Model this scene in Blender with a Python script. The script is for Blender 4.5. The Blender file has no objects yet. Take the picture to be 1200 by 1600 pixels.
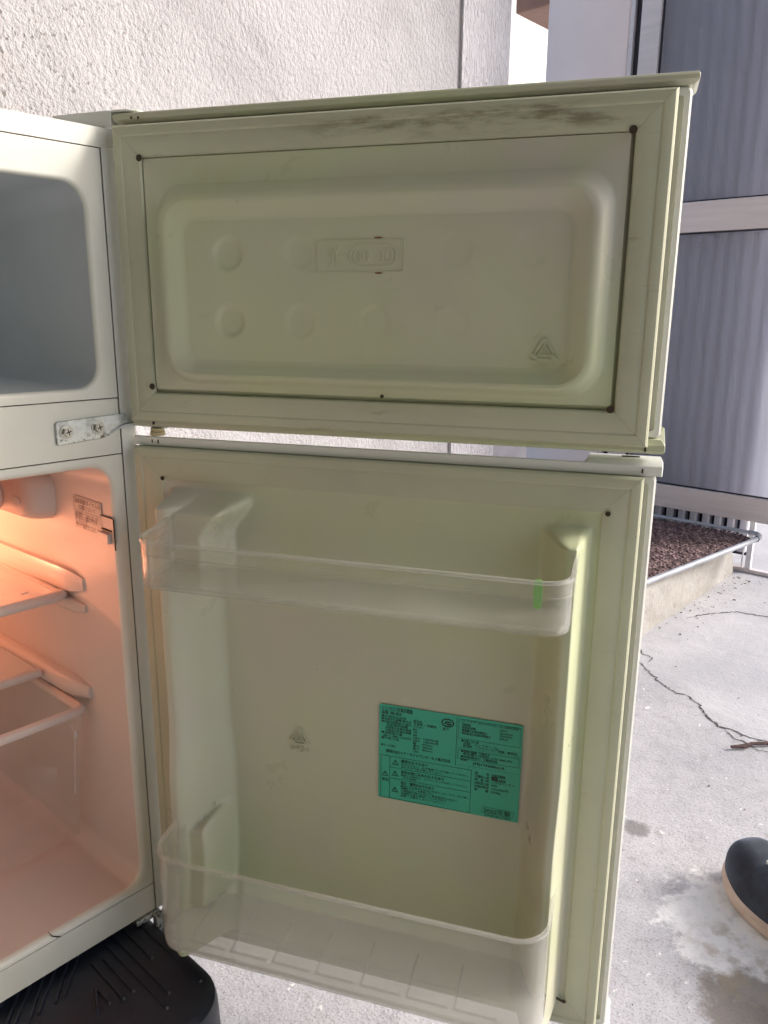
import bpy, bmesh, math, random
import numpy as np
from mathutils import Matrix, Vector, noise
random.seed(7); rng = np.random.default_rng(7)
SC = bpy.context.scene
COL = SC.collection
PI = math.pi

# ------------------------------------------------------------------ camera
CAM_P = Vector((-0.3798, -0.6623, 0.6236))
F_PX, PITCH, ROLL, YAW = 1234.6, 0.2463, 0.0081, 0.8392
fwd = Vector((math.sin(YAW)*math.cos(PITCH), math.cos(YAW)*math.cos(PITCH), -math.sin(PITCH)))
rt = Vector((math.cos(YAW), -math.sin(YAW), 0)); up = rt.cross(fwd)
r2 = rt*math.cos(ROLL) + up*math.sin(ROLL); u2 = -rt*math.sin(ROLL) + up*math.cos(ROLL)
cam = bpy.data.cameras.new('camera'); cam_o = bpy.data.objects.new('camera', cam); COL.objects.link(cam_o)
cam_o.matrix_world = Matrix(((r2.x, u2.x, -fwd.x, CAM_P.x), (r2.y, u2.y, -fwd.y, CAM_P.y), (r2.z, u2.z, -fwd.z, CAM_P.z), (0, 0, 0, 1)))
cam.sensor_fit = 'VERTICAL'; cam.sensor_height = 36; cam.lens = F_PX/1600*36
cam.clip_start = 0.02; cam.clip_end = 500
SC.camera = cam_o

# ------------------------------------------------------------------ light
SUN_EL, SUN_DIR = math.radians(31), Vector((0.71, -0.70, 0))     # bright sky low on the right
w = bpy.data.worlds.new('World'); SC.world = w; w.use_nodes = True
nt = w.node_tree; bg = nt.nodes['Background']; sky = nt.nodes.new('ShaderNodeTexSky')
sky.sky_type = 'NISHITA'; sky.sun_disc = False; sky.sun_elevation = SUN_EL
sky.sun_rotation = math.atan2(SUN_DIR.x, SUN_DIR.y); sky.air_density = 1.0; sky.dust_density = 3.0; sky.ozone_density = 1.0
nt.links.new(sky.outputs[0], bg.inputs[0]); bg.inputs[1].default_value = 0.13
sl = bpy.data.lights.new('sun', 'SUN'); sl.energy = 1.4; sl.angle = math.radians(14); sl.color = (1, 0.98, 0.965)
so = bpy.data.objects.new('sun', sl); COL.objects.link(so)
sd = SUN_DIR.normalized()*math.cos(SUN_EL) + Vector((0, 0, math.sin(SUN_EL)))
so.rotation_euler = sd.to_track_quat('Z', 'Y').to_euler()
SC.view_settings.view_transform = 'Standard'; SC.view_settings.look = 'None'
SC.view_settings.gamma = 1; SC.view_settings.use_curve_mapping = False
SC.view_settings.exposure = 1.12

# ------------------------------------------------------------------ materials
class NT:
    def __init__(s, name, base=(.5, .5, .5), rough=.5, spec=.5, metal=0, **kw):
        s.m = bpy.data.materials.new(name); s.m.use_nodes = True; s.t = s.m.node_tree
        s.b = s.t.nodes['Principled BSDF']; s.out = s.t.nodes['Material Output']
        s.b.inputs['Base Color'].default_value = (*base, 1); s.b.inputs['Roughness'].default_value = rough
        s.b.inputs['Specular IOR Level'].default_value = spec; s.b.inputs['Metallic'].default_value = metal
        s._co = None; s.bump = None
    def n(s, typ, **kw):
        nd = s.t.nodes.new(typ)
        for k, v in kw.items(): setattr(nd, k, v)
        return nd
    def l(s, a, b): s.t.links.new(a, b)
    def co(s):
        if s._co is None: s._co = s.n('ShaderNodeTexCoord').outputs['Object']
        return s._co
    def mapped(s, scale=(1, 1, 1), rot=(0, 0, 0)):
        mp = s.n('ShaderNodeMapping'); mp.inputs['Scale'].default_value = scale; mp.inputs['Rotation'].default_value = rot
        s.l(s.co(), mp.inputs[0]); return mp.outputs[0]
    def noise(s, scale, detail=4, rough=.55, vec=None, dist=0):
        nd = s.n('ShaderNodeTexNoise'); nd.inputs['Scale'].default_value = scale; nd.inputs['Detail'].default_value = detail
        nd.inputs['Roughness'].default_value = rough; nd.inputs['Distortion'].default_value = dist
        s.l(vec or s.co(), nd.inputs['Vector']); return nd.outputs['Fac']
    def vor(s, scale, vec=None, feature='F1', out='Distance'):
        nd = s.n('ShaderNodeTexVoronoi', feature=feature); nd.inputs['Scale'].default_value = scale
        s.l(vec or s.co(), nd.inputs['Vector']); return nd.outputs[out]
    def ramp(s, fac, lo, hi, a=0., b=1.):
        nd = s.n('ShaderNodeMapRange'); nd.interpolation_type = 'SMOOTHSTEP'
        for k, v in zip(('From Min', 'From Max', 'To Min', 'To Max'), (lo, hi, a, b)): nd.inputs[k].default_value = v
        s.l(fac, nd.inputs[0]); return nd.outputs[0]
    def math(s, op, a, b=None):
        nd = s.n('ShaderNodeMath', operation=op)
        for i, x in enumerate((a, b)):
            if x is None: continue
            if isinstance(x, (int, float)): nd.inputs[i].default_value = x
            else: s.l(x, nd.inputs[i])
        return nd.outputs[0]
    def mix(s, fac, a, b):
        nd = s.n('ShaderNodeMix', data_type='RGBA')
        for i, x in ((0, fac), (6, a), (7, b)):
            if isinstance(x, (int, float)): nd.inputs[i].default_value = x
            elif isinstance(x, tuple): nd.inputs[i].default_value = (*x, 1)
            else: s.l(x, nd.inputs[i])
        return nd.outputs[2]
    def xyz(s):
        nd = s.n('ShaderNodeSeparateXYZ'); s.l(s.co(), nd.inputs[0]); return nd.outputs
    def color(s, c): s.l(c, s.b.inputs['Base Color']); return s
    def rough(s, r): s.l(r, s.b.inputs['Roughness']); return s
    def addbump(s, h, strength=.3, dist=.001):
        nd = s.n('ShaderNodeBump'); nd.inputs['Strength'].default_value = strength; nd.inputs['Distance'].default_value = dist
        s.l(h, nd.inputs['Height'])
        if s.bump is not None: s.l(s.bump, nd.inputs['Normal'])
        s.bump = nd.outputs[0]; s.l(s.bump, s.b.inputs['Normal']); return s

def plastic(name, base, dark, rough=.38, blot=6, grain=900, bump=.05, fleck=.12):
    m = NT(name, base, rough)
    c = m.mix(m.ramp(m.noise(blot, 5, .6), .35, .75), base, dark)
    c = m.mix(m.ramp(m.vor(70), .0, .035, fleck, 0), c, (.18, .15, .09))          # sparse flecks
    m.color(c); m.rough(m.ramp(m.noise(25, 4), .3, .7, rough-.02, rough+.05))
    m.addbump(m.noise(grain, 2), bump, .0004)
    return m
M = {}
def mk_materials():
    M['shell'] = plastic('white_enamel', (.74, .75, .71), (.70, .70, .65), .3).m
    M['frame'] = plastic('frame_plastic', (.70, .70, .64), (.64, .63, .55), .35).m
    m = NT('door_liner_plastic', (.47, .48, .36), .34)
    c = m.mix(m.ramp(m.noise(3.2, 4, .55), .35, .68), (.52, .555, .36), (.505, .475, .415))
    c = m.mix(m.ramp(m.noise(8, 5, .65, None, .8), .48, .75, 0, .7), c, (.49, .53, .31))
    c = m.mix(m.ramp(m.noise(1, 4, .65, m.mapped((9, 70, 9))), .66, .8, 0, .35), c, (.33, .30, .20))
    c = m.mix(m.ramp(m.vor(60), 0, .03, .25, 0), c, (.18, .15, .09))
    m.color(c); m.rough(m.ramp(m.noise(18, 5, .6), .3, .7, .27, .42)); m.addbump(m.noise(900, 2), .05, .0004); m.addbump(m.noise(16, 2), .10, .002); M['liner'] = m.m
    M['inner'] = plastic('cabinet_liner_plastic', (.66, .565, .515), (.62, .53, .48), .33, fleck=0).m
    M['freezer'] = plastic('freezer_liner_grey', (.52, .55, .57), (.47, .50, .52), .4).m
    m = NT('gasket_vinyl', (.5, .5, .4), .5)
    c = m.mix(m.ramp(m.noise(7, 5, .65), .35, .75), (.50, .51, .37), (.445, .445, .33))
    x, y, z = m.xyz()
    st = m.noise(1, 6, .7, m.mapped((20, 95, 20)))                      # long smears
    band = m.math('MULTIPLY', m.ramp(y, .747, .757), m.ramp(y, .766, .770, 1, 0))
    band = m.math('MULTIPLY', band, m.ramp(x, .13, .24)); band = m.math('MULTIPLY', band, m.ramp(x, .38, .44, 1, 0))
    c = m.mix(m.math('MULTIPLY', band, m.ramp(st, .42, .66, 0, .74)), c, (.13, .10, .055))
    c = m.mix(m.ramp(m.noise(1, 5, .7, m.mapped((14, 60, 14))), .60, .74, 0, .55), c, (.26, .21, .13))
    m.color(c); m.addbump(m.noise(300, 3), .08, .0006); M['gasket'] = m.m
    m = NT('dark_hole', (.05, .035, .02), .8); M['hole'] = m.m  # dark brown for holes, slots and seam gaps
    m = NT('zinc_steel', (.42, .45, .45), .42, metal=.7)
    c = m.mix(m.ramp(m.noise(45, 5, .7), .45, .62), (.60, .64, .64), (.42, .45, .45))
    x, y, z = m.xyz()
    c = m.mix(m.math('MULTIPLY', m.ramp(m.noise(160, 4, .7), .5, .6), m.ramp(z, .513, .521, 1, .12)), c, (.09, .06, .04))
    m.color(c); m.addbump(m.noise(220, 3), .2, .0006); M['zinc'] = m.m
    M['screw'] = NT('screw_steel', (.50, .50, .46), .3, metal=.9).m
    M['brass'] = plastic('hinge_washer_cream', (.52, .44, .26), (.42, .34, .18), .45).m
    # clear shelf plastic: mostly see-through, a thin film of dust, edges whitened in place of glints, real reflections
    def clear(name, grad, base=0.):
        m = NT(name, (.78, .77, .74), .22)
        tr = m.n('ShaderNodeBsdfTransparent'); tr.inputs[0].default_value = (.95, .95, .93, 1)
        gl = m.n('ShaderNodeBsdfGlossy'); gl.inputs['Roughness'].default_value = .025
        mx = m.n('ShaderNodeMixShader'); fr = m.n('ShaderNodeFresnel'); geo = m.n('ShaderNodeNewGeometry')
        m.l(m.math('ADD', m.math('MULTIPLY', geo.outputs['Backfacing'], 1/1.49-1.49), 1.49), fr.inputs[0])
        lw = m.n('ShaderNodeLayerWeight'); lw.inputs[0].default_value = .25
        haze = m.math('ADD', m.ramp(m.noise(14, 5, .65), .35, .8, .018+base, .07+base), m.ramp(m.noise(1, 4, .6, m.mapped((60, 240, 60))), .66, .80, 0, .12))
        haze = m.math('ADD', haze, m.math('MULTIPLY', lw.outputs['Facing'], .30))
        if grad: haze = m.math('ADD', haze, m.ramp(m.xyz()[1], .05, .135, .20, 0))
        m.l(haze, mx.inputs[0]); m.l(tr.outputs[0], mx.inputs[1]); m.l(m.b.outputs[0], mx.inputs[2])
        m2 = m.n('ShaderNodeMixShader'); m.l(fr.outputs[0], m2.inputs[0]); m.l(mx.outputs[0], m2.inputs[1]); m.l(gl.outputs[0], m2.inputs[2])
        m.l(m2.outputs[0], m.out.inputs[0]); return m.m
    M['frost'] = clear('shelf_glass', False, .42); M['rim'] = clear('clear_rim', False, .13); M['clear'] = clear('clear_shelf_plastic', True); M['clear2'] = clear('clear_drawer_plastic', False)  # clear_rim carries extra white as painted rim highlights
    M['sticker'] = NT('green_label_paper', (.03, .40, .265), .32).m
    M['ink'] = NT('label_ink', (.008, .035, .028), .6).m
    M['sticker_w'] = plastic('pale_label_film', (.68, .58, .52), (.62, .52, .46), .4).m
    M['ink2'] = NT('label_ink_brown', (.12, .05, .05), .6).m
    M['greenclip'] = NT('green_marker_plastic', (.16, .55, .05), .4).m
    M['black'] = (lambda m: (m.color(m.mix(m.ramp(m.noise(9, 5, .6), .4, .7), (.010, .015, .028), (.022, .030, .050))), m.rough(m.ramp(m.noise(30, 4), .3, .7, .35, .6)), m.addbump(m.noise(500, 3), .25, .0006), m.m)[-1])(NT('black_rubber_plastic', (.015, .017, .02), .45))
    # stucco wall
    m = NT('stucco', (.6, .57, .57), .9)
    v = m.mapped((1, 1, .75), (0, .5, 0))
    f1 = m.noise(125, 3, .55, v); f2 = m.noise(320, 3, .6); pit = m.vor(105)
    h = m.math('ADD', m.math('MULTIPLY', f1, 1.0), m.math('MULTIPLY', f2, .35))
    big = m.noise(3.2, 5, .6, m.mapped((1, 1, 1), (0, .6, 0)), .6)
    c = m.mix(m.ramp(big, .35, .72), (.475, .46, .475), (.375, .36, .37))
    x, y, z = m.xyz()
    left = m.ramp(x, .16, .52, 1, 0)                                     # more dark specks towards the left
    sp = m.math('MULTIPLY', m.ramp(m.noise(135, 2, .5, v), .59, .67), m.math('ADD', m.math('MULTIPLY', left, .65), .22))
    c = m.mix(sp, c, (.17, .15, .14))
    c = m.mix(m.math('MULTIPLY', m.ramp(m.noise(11, 5, .7), .52, .7), m.ramp(x, .14, .25, .55, 0)), c, (.36, .27, .22))
    m.color(c); m.addbump(h, .75, .008); m.addbump(m.noise(4, 5, .6, m.mapped((1, 1, 1), (0, .7, 0)), 1.2), .35, .03); M['stucco'] = m.m
    m = NT('combed_render', (.6, .58, .58), .85)
    vv = m.mapped((1, 1, .30), (0, .12, 0)); hh = m.math('ADD', m.noise(150, 2, .5, vv, .8), m.math('MULTIPLY', m.noise(70, 2, .5, vv), .7))
    m.color(m.mix(m.ramp(m.noise(5), .3, .7), (.68, .655, .68), (.60, .58, .60)))
    m.addbump(hh, 1., .010); m.addbump(m.noise(240, 3), .3, .002); M['combed'] = m.m
    M['joint'] = plastic('joint_filler', (.30, .28, .28), (.22, .20, .20), .8).m
    # concrete yard
    m = NT('concrete', (.42, .41, .41), .85)
    x, y, z = m.xyz()
    c = m.mix(m.ramp(m.noise(2.6, 6, .65), .35, .7), (.50, .49, .51), (.365, .362, .385))
    c = m.mix(m.ramp(m.noise(38, 5, .7), .45, .75, 0, .55), c, (.30, .29, .30))
    # smoother trowelled skin beyond the crack
    e = m.math('ADD', m.math('SUBTRACT', m.math('SUBTRACT', x, m.math('MULTIPLY', y, .50)), 1.20), m.math('MULTIPLY', m.math('SUBTRACT', m.noise(9, 5), .5), .16))
    sm = m.ramp(e, -.02, .03)
    c = m.mix(m.math('MULTIPLY', sm, .75), c, m.mix(m.ramp(m.noise(5, 5, .6), .3, .75), (.56, .55, .57), (.43, .428, .45)))
    rgh = m.math('SUBTRACT', 1., m.math('MULTIPLY', sm, .8))
    agg = m.vor(260); c = m.mix(m.math('MULTIPLY', m.ramp(m.noise(330, 2), .56, .66), m.math('MULTIPLY', rgh, .45)), c, (.14, .12, .13))
    c = m.mix(m.math('MULTIPLY', m.ramp(m.noise(75, 3, .5), .69, .73), rgh), c, (.70, .69, .67))
    # pale cement splash and damp brown stain by the shoe
    def blob(cx, cy, r0, r1, ns, amp, sx=1., sy=1.):
        dx = m.math('MULTIPLY', m.math('SUBTRACT', x, cx), sx); dy = m.math('MULTIPLY', m.math('SUBTRACT', y, cy), sy)
        d = m.math('SQRT', m.math('ADD', m.math('MULTIPLY', dx, dx), m.math('MULTIPLY', dy, dy)))
        d = m.math('ADD', d, m.math('MULTIPLY', m.math('SUBTRACT', m.noise(ns, 6, .68), .5), amp)); return m.ramp(d, r0, r1, 1, 0)
    c = m.mix(m.math('MULTIPLY', blob(.56, -.46, .10, .125, 22, .16), m.ramp(m.noise(60, 5, .65), .25, .55, .45, 1)), c, (.80, .785, .775))
    c = m.mix(m.math('MULTIPLY', blob(.435, -.495, .05, .075, 30, .08, 1., 1.), .8), c, (.17, .14, .115))
    c = m.mix(m.math('MULTIPLY', blob(.655, -.252, .012, .026, 70, .03), .8), c, (.16, .155, .155))
    c = m.mix(m.math('MULTIPLY', blob(.50, -.455, .05, .085, 40, .09), m.ramp(m.noise(40, 4), .45, .65, 0, .55)), c, (.36, .29, .20))
    m.color(c); m.addbump(m.noise(150, 5, .7), .5, .003); m.addbump(m.noise(14, 5, .6), .3, .012); m.addbump(agg, .22, .0015); M['concrete'] = m.m
    m = NT('step_concrete', (.5, .48, .46), .85)
    c = m.mix(m.ramp(m.noise(7, 6, .7), .35, .72), (.42, .40, .38), (.29, .27, .245))
    c = m.mix(m.ramp(m.noise(90, 4), .58, .68, 0, .5), c, (.22, .20, .18))
    m.color(c); m.addbump(m.noise(60, 5, .7), .5, .006); M['stepc'] = m.m
    M['alu'] = (lambda m: (m.color(m.mix(m.ramp(m.noise(1, 4, .6, m.mapped((3, 3, 60))), .35, .7), (.70, .63, .62), (.63, .565, .555))), m.addbump(m.noise(1, 3, .5, m.mapped((3, 8, 260))), .06, .0005), m.m)[-1])(NT('champagne_aluminium', (.54, .48, .47), .42, metal=.25))
    M['alu_v'] = M['alu']
    M['slot'] = NT('dark_gap_and_bead', (.02, .02, .03), .6).m
    M['pillar'] = plastic('pinkish_render', (.90, .76, .72), (.86, .72, .68), .7, 3, 300, .15).m
    # obscure glass
    m = NT('obscure_glass', (.77, .78, .86), .36)
    m.b.inputs['Transmission Weight'].default_value = .86; m.b.inputs['IOR'].default_value = 1.42
    m.addbump(m.noise(260, 2, .5), .6, .0018); m.addbump(m.noise(1, 3, .5, m.mapped((6, 6, 2.2))), .12, .01); M['glass'] = m.m
    M['slat'] = plastic('blue_grey_slat', (.58, .58, .68), (.50, .50, .59), .45).m
    M['dark'] = NT('dark_backing', (.03, .03, .045), .8).m
    M['white'] = plastic('white_painted_metal', (.72, .72, .76), (.66, .66, .70), .4).m
    m = NT('mat_fibre', (.1, .06, .055), .85)
    m.color(m.mix(m.ramp(m.noise(75, 4, .7), .42, .70), (.06, .03, .03), (.30, .20, .19))); M['mat'] = m.m
    M['tube'] = (lambda m: (m.color(m.mix(m.ramp(m.noise(20, 5, .7), .4, .7), (.36, .385, .44), (.27, .28, .31))), m.m)[-1])(NT('grey_vinyl_tube', (.34, .37, .42), .38))
    M['crack'] = NT('crack_dark', (.045, .04, .04), .95).m
    m = NT('twig_bark', (.10, .055, .05), .85); m.addbump(m.noise(400, 3), .5, .001)
    m.color(m.mix(m.ramp(m.noise(180), .4, .6), (.11, .06, .055), (.045, .025, .025))); M['bark'] = m.m
    m = NT('navy_suede', (.013, .016, .026), .85); m.color(m.mix(m.ramp(m.noise(35, 5, .65), .35, .7), (.010, .012, .019), (.028, .034, .05)))
    m.b.inputs['Sheen Weight'].default_value = .4; m.b.inputs['Sheen Tint'].default_value = (.35, .42, .55, 1)
    m.addbump(m.noise(700, 2), .3, .0006); M['suede'] = m.m
    m = NT('crepe_sole', (.42, .27, .17), .7); m.color(m.mix(m.ramp(m.noise(40, 4), .35, .7), (.58, .455, .38), (.48, .36, .29))); m.addbump(m.noise(160, 3), .3, .0015); M['sole'] = m.m
    M['lace'] = NT('eyelet_metal', (.55, .55, .45), .35, metal=.7).m
    M['roof'] = NT('blocker_roof', (.28, .26, .24), .8).m  # roof and wall tones of the added, unseen light blockers
    M['blocker_w'] = plastic('blocker_wall', (.17, .17, .11), (.14, .14, .09), .8, 2).m
    M['house_w'] = plastic('neighbour_render', (.8, .79, .77), (.76, .75, .73), .8).m
    M['soffit'] = plastic('brown_soffit', (.22, .12, .09), (.18, .10, .075), .7).m
    M['block'] = plastic('grey_block', (.13, .13, .15), (.10, .10, .115), .85).m
    M['debris'] = NT('dry_debris', (.17, .14, .12), .9).m
    M['bulb'] = NT('warm_bulb_cover', (.9, .7, .5), .4).m
mk_materials()

# ------------------------------------------------------------------ mesh helpers
WM = {}                                                                 # world matrices by object
class MB:
    def __init__(s): s.v = []; s.f = []; s.mi = []
    def add(s, vs, fs, mi=0):
        o = len(s.v); s.v += [tuple(p) for p in vs]; s.f += [tuple(i+o for i in f) for f in fs]; s.mi += [mi]*len(fs); return s
    def box(s, x0, x1, y0, y1, z0, z1, mi=0):
        vs = [(x, y, z) for z in (z0, z1) for y in (y0, y1) for x in (x0, x1)]
        return s.add(vs, [(0, 2, 3, 1), (4, 5, 7, 6), (0, 1, 5, 4), (2, 6, 7, 3), (0, 4, 6, 2), (1, 3, 7, 5)], mi)
    def loft(s, loops, cap0=False, cap1=False, mi=0, closed=True):
        n = len(loops[0]); vs = [p for L in loops for p in L]; fs = []
        for k in range(len(loops)-1):
            for i in range(n if closed else n-1):
                j = (i+1) % n; fs.append((k*n+i, k*n+j, (k+1)*n+j, (k+1)*n+i))
        if cap0: fs.append(tuple(reversed(range(n))))
        if cap1: fs.append(tuple((len(loops)-1)*n+i for i in range(n)))
        return s.add(vs, fs, mi)
    def tube(s, pts, r, seg=10, mi=0, caps=True):
        pts = [Vector(p) for p in pts]; rs = r if isinstance(r, (list, tuple)) else [r]*len(pts); loops = []
        ref = Vector((0, 0, 1))
        for i, p in enumerate(pts):
            t = (pts[min(i+1, len(pts)-1)] - pts[max(i-1, 0)]).normalized()
            if abs(t.dot(ref)) > .95: ref = Vector((1, 0, 0)) if abs(t.x) < .9 else Vector((0, 1, 0))
            a = t.cross(ref).normalized(); b = a.cross(t)
            loops.append([p + (a*math.cos(q) + b*math.sin(q))*rs[i] for q in (2*PI*k/seg for k in range(seg))])
        return s.loft(loops, caps, caps, mi)
    def disc(s, c, r, nrm, h=0, seg=18, mi=0):
        nrm = Vector(nrm).normalized(); c = Vector(c)
        a = nrm.orthogonal().normalized(); b = nrm.cross(a)
        L = lambda k, rr: [c + nrm*k + (a*math.cos(2*PI*i/seg) + b*math.sin(2*PI*i/seg))*rr for i in range(seg)]
        return s.loft([L(0, r), L(h, r)], True, True, mi) if h else s.add(L(0, r), [tuple(range(seg))], mi)
    def obj(s, name, mats, parent=None, mw=None, smooth=35, bevel=0, kind=None, **props):
        me = bpy.data.meshes.new(name); me.from_pydata(s.v, [], s.f)
        for m in (mats if isinstance(mats, (list, tuple)) else [mats]): me.materials.append(m)
        if any(s.mi): me.polygons.foreach_set('material_index', s.mi)
        bm = bmesh.new(); bm.from_mesh(me); bmesh.ops.recalc_face_normals(bm, faces=bm.faces); bm.to_mesh(me); bm.free()
        return link(name, me, parent, mw, smooth, bevel, kind, **props)
def link(name, me, parent=None, mw=None, smooth=35, bevel=0, kind=None, **props):
    if smooth:
        me.polygons.foreach_set('use_smooth', [True]*len(me.polygons))
        me.set_sharp_from_angle(angle=math.radians(smooth))
    o = bpy.data.objects.new(name, me); COL.objects.link(o); place(o, parent, mw)
    if bevel:
        b = o.modifiers.new('bevel', 'BEVEL'); b.width = bevel; b.segments = 2; b.limit_method = 'ANGLE'; b.harden_normals = False
    if kind: o['kind'] = kind
    for k, v in props.items(): o[k] = v
    return o
def place(o, parent, mw):
    mw = mw or Matrix.Identity(4); WM[o.name] = mw.copy()
    if parent: o.parent = parent; o.matrix_basis = WM[parent.name].inverted() @ mw
    else: o.matrix_basis = mw
def thing(name, label, cat, loc, group=None):
    o = bpy.data.objects.new(name, None); COL.objects.link(o); o.empty_display_size = .1; place(o, None, Matrix.Translation(loc))
    o['label'] = label; o['category'] = cat
    if group: o['group'] = group
    return o
def rr(x0, x1, z0, z1, r, n=6):
    """rounded rectangle in a plane, counter-clockwise from lower right"""
    r = max(min(r, (x1-x0)/2-1e-5, (z1-z0)/2-1e-5), 1e-5); out = []
    for cx, cz, a0 in ((x1-r, z0+r, -PI/2), (x1-r, z1-r, 0), (x0+r, z1-r, PI/2), (x0+r, z0+r, PI)):
        for k in range(n+1): a = a0 + PI/2*k/n; out.append((cx+r*math.cos(a), cz+r*math.sin(a)))
    return out
def loop_w(rect, r, w, n=6): return [(a, b, w) for a, b in rr(*rect, r, n)]       # door space (u, z, w)
def loop_y(rect, r, y, n=6): return [(a, y, b) for a, b in rr(*rect, r, n)]       # cabinet front space
def inset(rect, d): return (rect[0]+d, rect[1]-d, rect[2]+d, rect[3]-d)
def text_data(s, size, extrude=0, align='LEFT', spacing=1.0, xs=1.0, bold=0):
    """(verts, faces) of a line of text, baseline at the origin"""
    c = bpy.data.curves.new('txt', 'FONT'); c.body = s; c.size = size; c.extrude = extrude; c.align_x = align
    c.space_character = spacing; c.offset = bold; c.resolution_u = 2
    o = bpy.data.objects.new('txt', c); COL.objects.link(o); dg = bpy.context.evaluated_depsgraph_get(); dg.update()
    me = o.evaluated_get(dg).to_mesh(); vs = [(v.co.x*xs, v.co.y, v.co.z) for v in me.vertices]; fs = [tuple(p.vertices) for p in me.polygons]
    o.evaluated_get(dg).to_mesh_clear(); bpy.data.objects.remove(o); bpy.data.curves.remove(c)
    return vs, fs
def sstep(a, b, x): t = np.clip((x-a)/(b-a), 0, 1); return t*t*(3-2*t)

# ------------------------------------------------------------------ setting: ground, walls, house
G = -0.13
gm = MB(); gm.add([(-60, -60, G), (60, -60, G), (60, 60, G), (-60, 60, G)], [(0, 1, 2, 3)])
gm.obj('ground', M['concrete'], kind='structure', smooth=0)
# wall behind the refrigerator
WY = 0.60
wl = thing('stucco_wall', 'pale rough stucco wall with a vertical joint behind the refrigerator', 'wall', (0, WY, G))
MB().box(-1.6, 1.274, WY, WY+.15, G, 2.45).obj('stucco_panel', M['stucco'], wl)
MB().box(1.274, 1.291, WY+.006, WY+.15, G, 2.45).obj('joint_strip', M['joint'], wl)
MB().box(1.291, 1.490, WY-.001, WY+.15, G, 2.45).obj('combed_panel', M['combed'], wl)
# house side with the sliding door
BX = 2.0
hs = thing('house_pillar', 'smooth pinkish beige pillar beside the sliding glass door', 'pillar', (BX, .66, G))
MB().box(BX, BX+.16, .531, .806, G, 2.45).obj('pillar_face', M['pillar'], hs, bevel=.004)
MB().box(BX-.004, BX+.05, .517, .529, G, 2.45).obj('edge_trim', M['alu'], hs)
sdr = thing('sliding_door', 'aluminium sliding door with two dark obscure glass panes above the doormat', 'door', (BX, .1, .03))
def rail(name, y0, y1, z0, z1, dx=0): return MB().box(BX+dx, BX+.035, y0, y1, z0, z1).obj(name, M['alu'], sdr, bevel=.0015)
MB().box(BX+.01, BX+.04, .499, .516, .03, 2.2).obj('gap_strip', M['slot'], sdr)  # dark strip stands in for the shade in the gap beside the pillar
rail('stile', .438, .497, .036, 2.2, -.002); rail('stile', -.13, -.075, .036, 2.2, -.002)
rail('bottom_rail', -.0745, .4375, .041, .112); rail('middle_rail', -.0745, .4375, .857, .940); rail('top_rail', -.0745, .4375, 2.1, 2.2)
for z0, z1 in ((.1125, .8565), (.9405, 2.0995)):
    pn = MB().box(BX+.014, BX+.02, -.0745, .4375, z0, z1).obj('glass_pane', M['glass'], sdr)
    bd = MB()
    for (a, b, c, d) in ((-.0745, .4375, z0+.0003, z0+.004), (-.0745, .4375, z1-.004, z1-.0003), (.433, .4372, z0+.005, z1-.005)):
        bd.box(BX+.008, BX+.0138, a, b, c, d)
    bd.obj('glazing_bead', M['slot'], pn)
# slatted screen behind the door, its foot showing under the bottom rail
ss = thing('slatted_screen', 'blue grey slatted screen with thin white uprights standing behind the sliding door', 'screen', (BX+.1, .4, G))
MB().box(BX+.13, BX+.14, .06, .79, G+.03, 2.2).obj('backing_board', M['dark'], ss)
slat_me = post_me = None
for k in range(19):
    y = .062 + .0385*k + random.uniform(-.001, .001)
    if slat_me is None:
        o = MB().box(-.012, .012, -.0115, .0115, 0, 2.1).obj('slat', M['slat'], ss, Matrix.Translation((BX+.10, y+.016, G+.05))); slat_me = o.data
        o = MB().box(-.002, .002, -.0016, .0016, 0, .17).obj('upright', M['white'], ss, Matrix.Translation((BX+.06, y, G+.013))); post_me = o.data
    else:
        o = bpy.data.objects.new('slat', slat_me); COL.objects.link(o); place(o, ss, Matrix.Translation((BX+.10, y+.016, G+.05)))
        o = bpy.data.objects.new('upright', post_me); COL.objects.link(o); place(o, ss, Matrix.Translation((BX+.06, y, G+.013)))
MB().box(BX+.05, BX+.07, .03, .79, .0395, .0405+.006).obj('track_rail', M['alu'], ss)
MB().box(BX+.05, BX+.07, -.12, .79, G+.001, G+.012).obj('bottom_track', M['alu'], ss)
MB().box(BX+.052, BX+.068, .035, .050, G+.013, .0393).obj('end_post', M['white'], ss)
# concrete step and mat
st = MB()
prof = [(1.20, G-.02), (1.20, -.006), (1.212, .002), (2.0, .002), (2.0, G-.02)]
sy0, sy1 = .072, .95
xs = np.linspace(1.20, 1.99, 60); zs = np.linspace(G-.01, -.004, 12)
# front face (towards -y) as an uneven sheet, top slab and ends
vs = []; fs = []
for i, xx in enumerate(xs):
    for j, zz in enumerate(zs):
        vs.append((xx, sy0 + .006*noise.noise(Vector((xx*9, zz*14, 1))) - .0012*(11-j)*.5 + (.006 if j == 11 else 0), zz + (.004*noise.noise(Vector((xx*6, 3, 1))) if j >= 10 else 0)))
for i in range(59):
    for j in range(11): fs.append((i*12+j, (i+1)*12+j, (i+1)*12+j+1, i*12+j+1))
st.add(vs, fs)
n0 = len(vs)
st.add([vs[i*12+11] for i in range(60)] + [(x_, sy0+.02, .002) for x_ in xs] + [(x_, sy1, .002) for x_ in xs],
       [(i, i+1, 61+i, 60+i) for i in range(59)] + [(60+i, 61+i, 121+i, 120+i) for i in range(59)])
st.add([vs[59*12+j] for j in range(12)] + [(1.99, sy1, z) for z in zs], [(j, j+12, j+13, j+1) for j in range(11)])
st.add([vs[j] for j in range(12)] + [(1.20, sy1, z) for z in zs], [(j, j+12, j+13, j+1) for j in range(11)])
so_ = st.obj('concrete_step', M['stepc']); so_['label'] = 'low rough concrete doorstep under the brown doormat'; so_['category'] = 'step'
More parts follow.
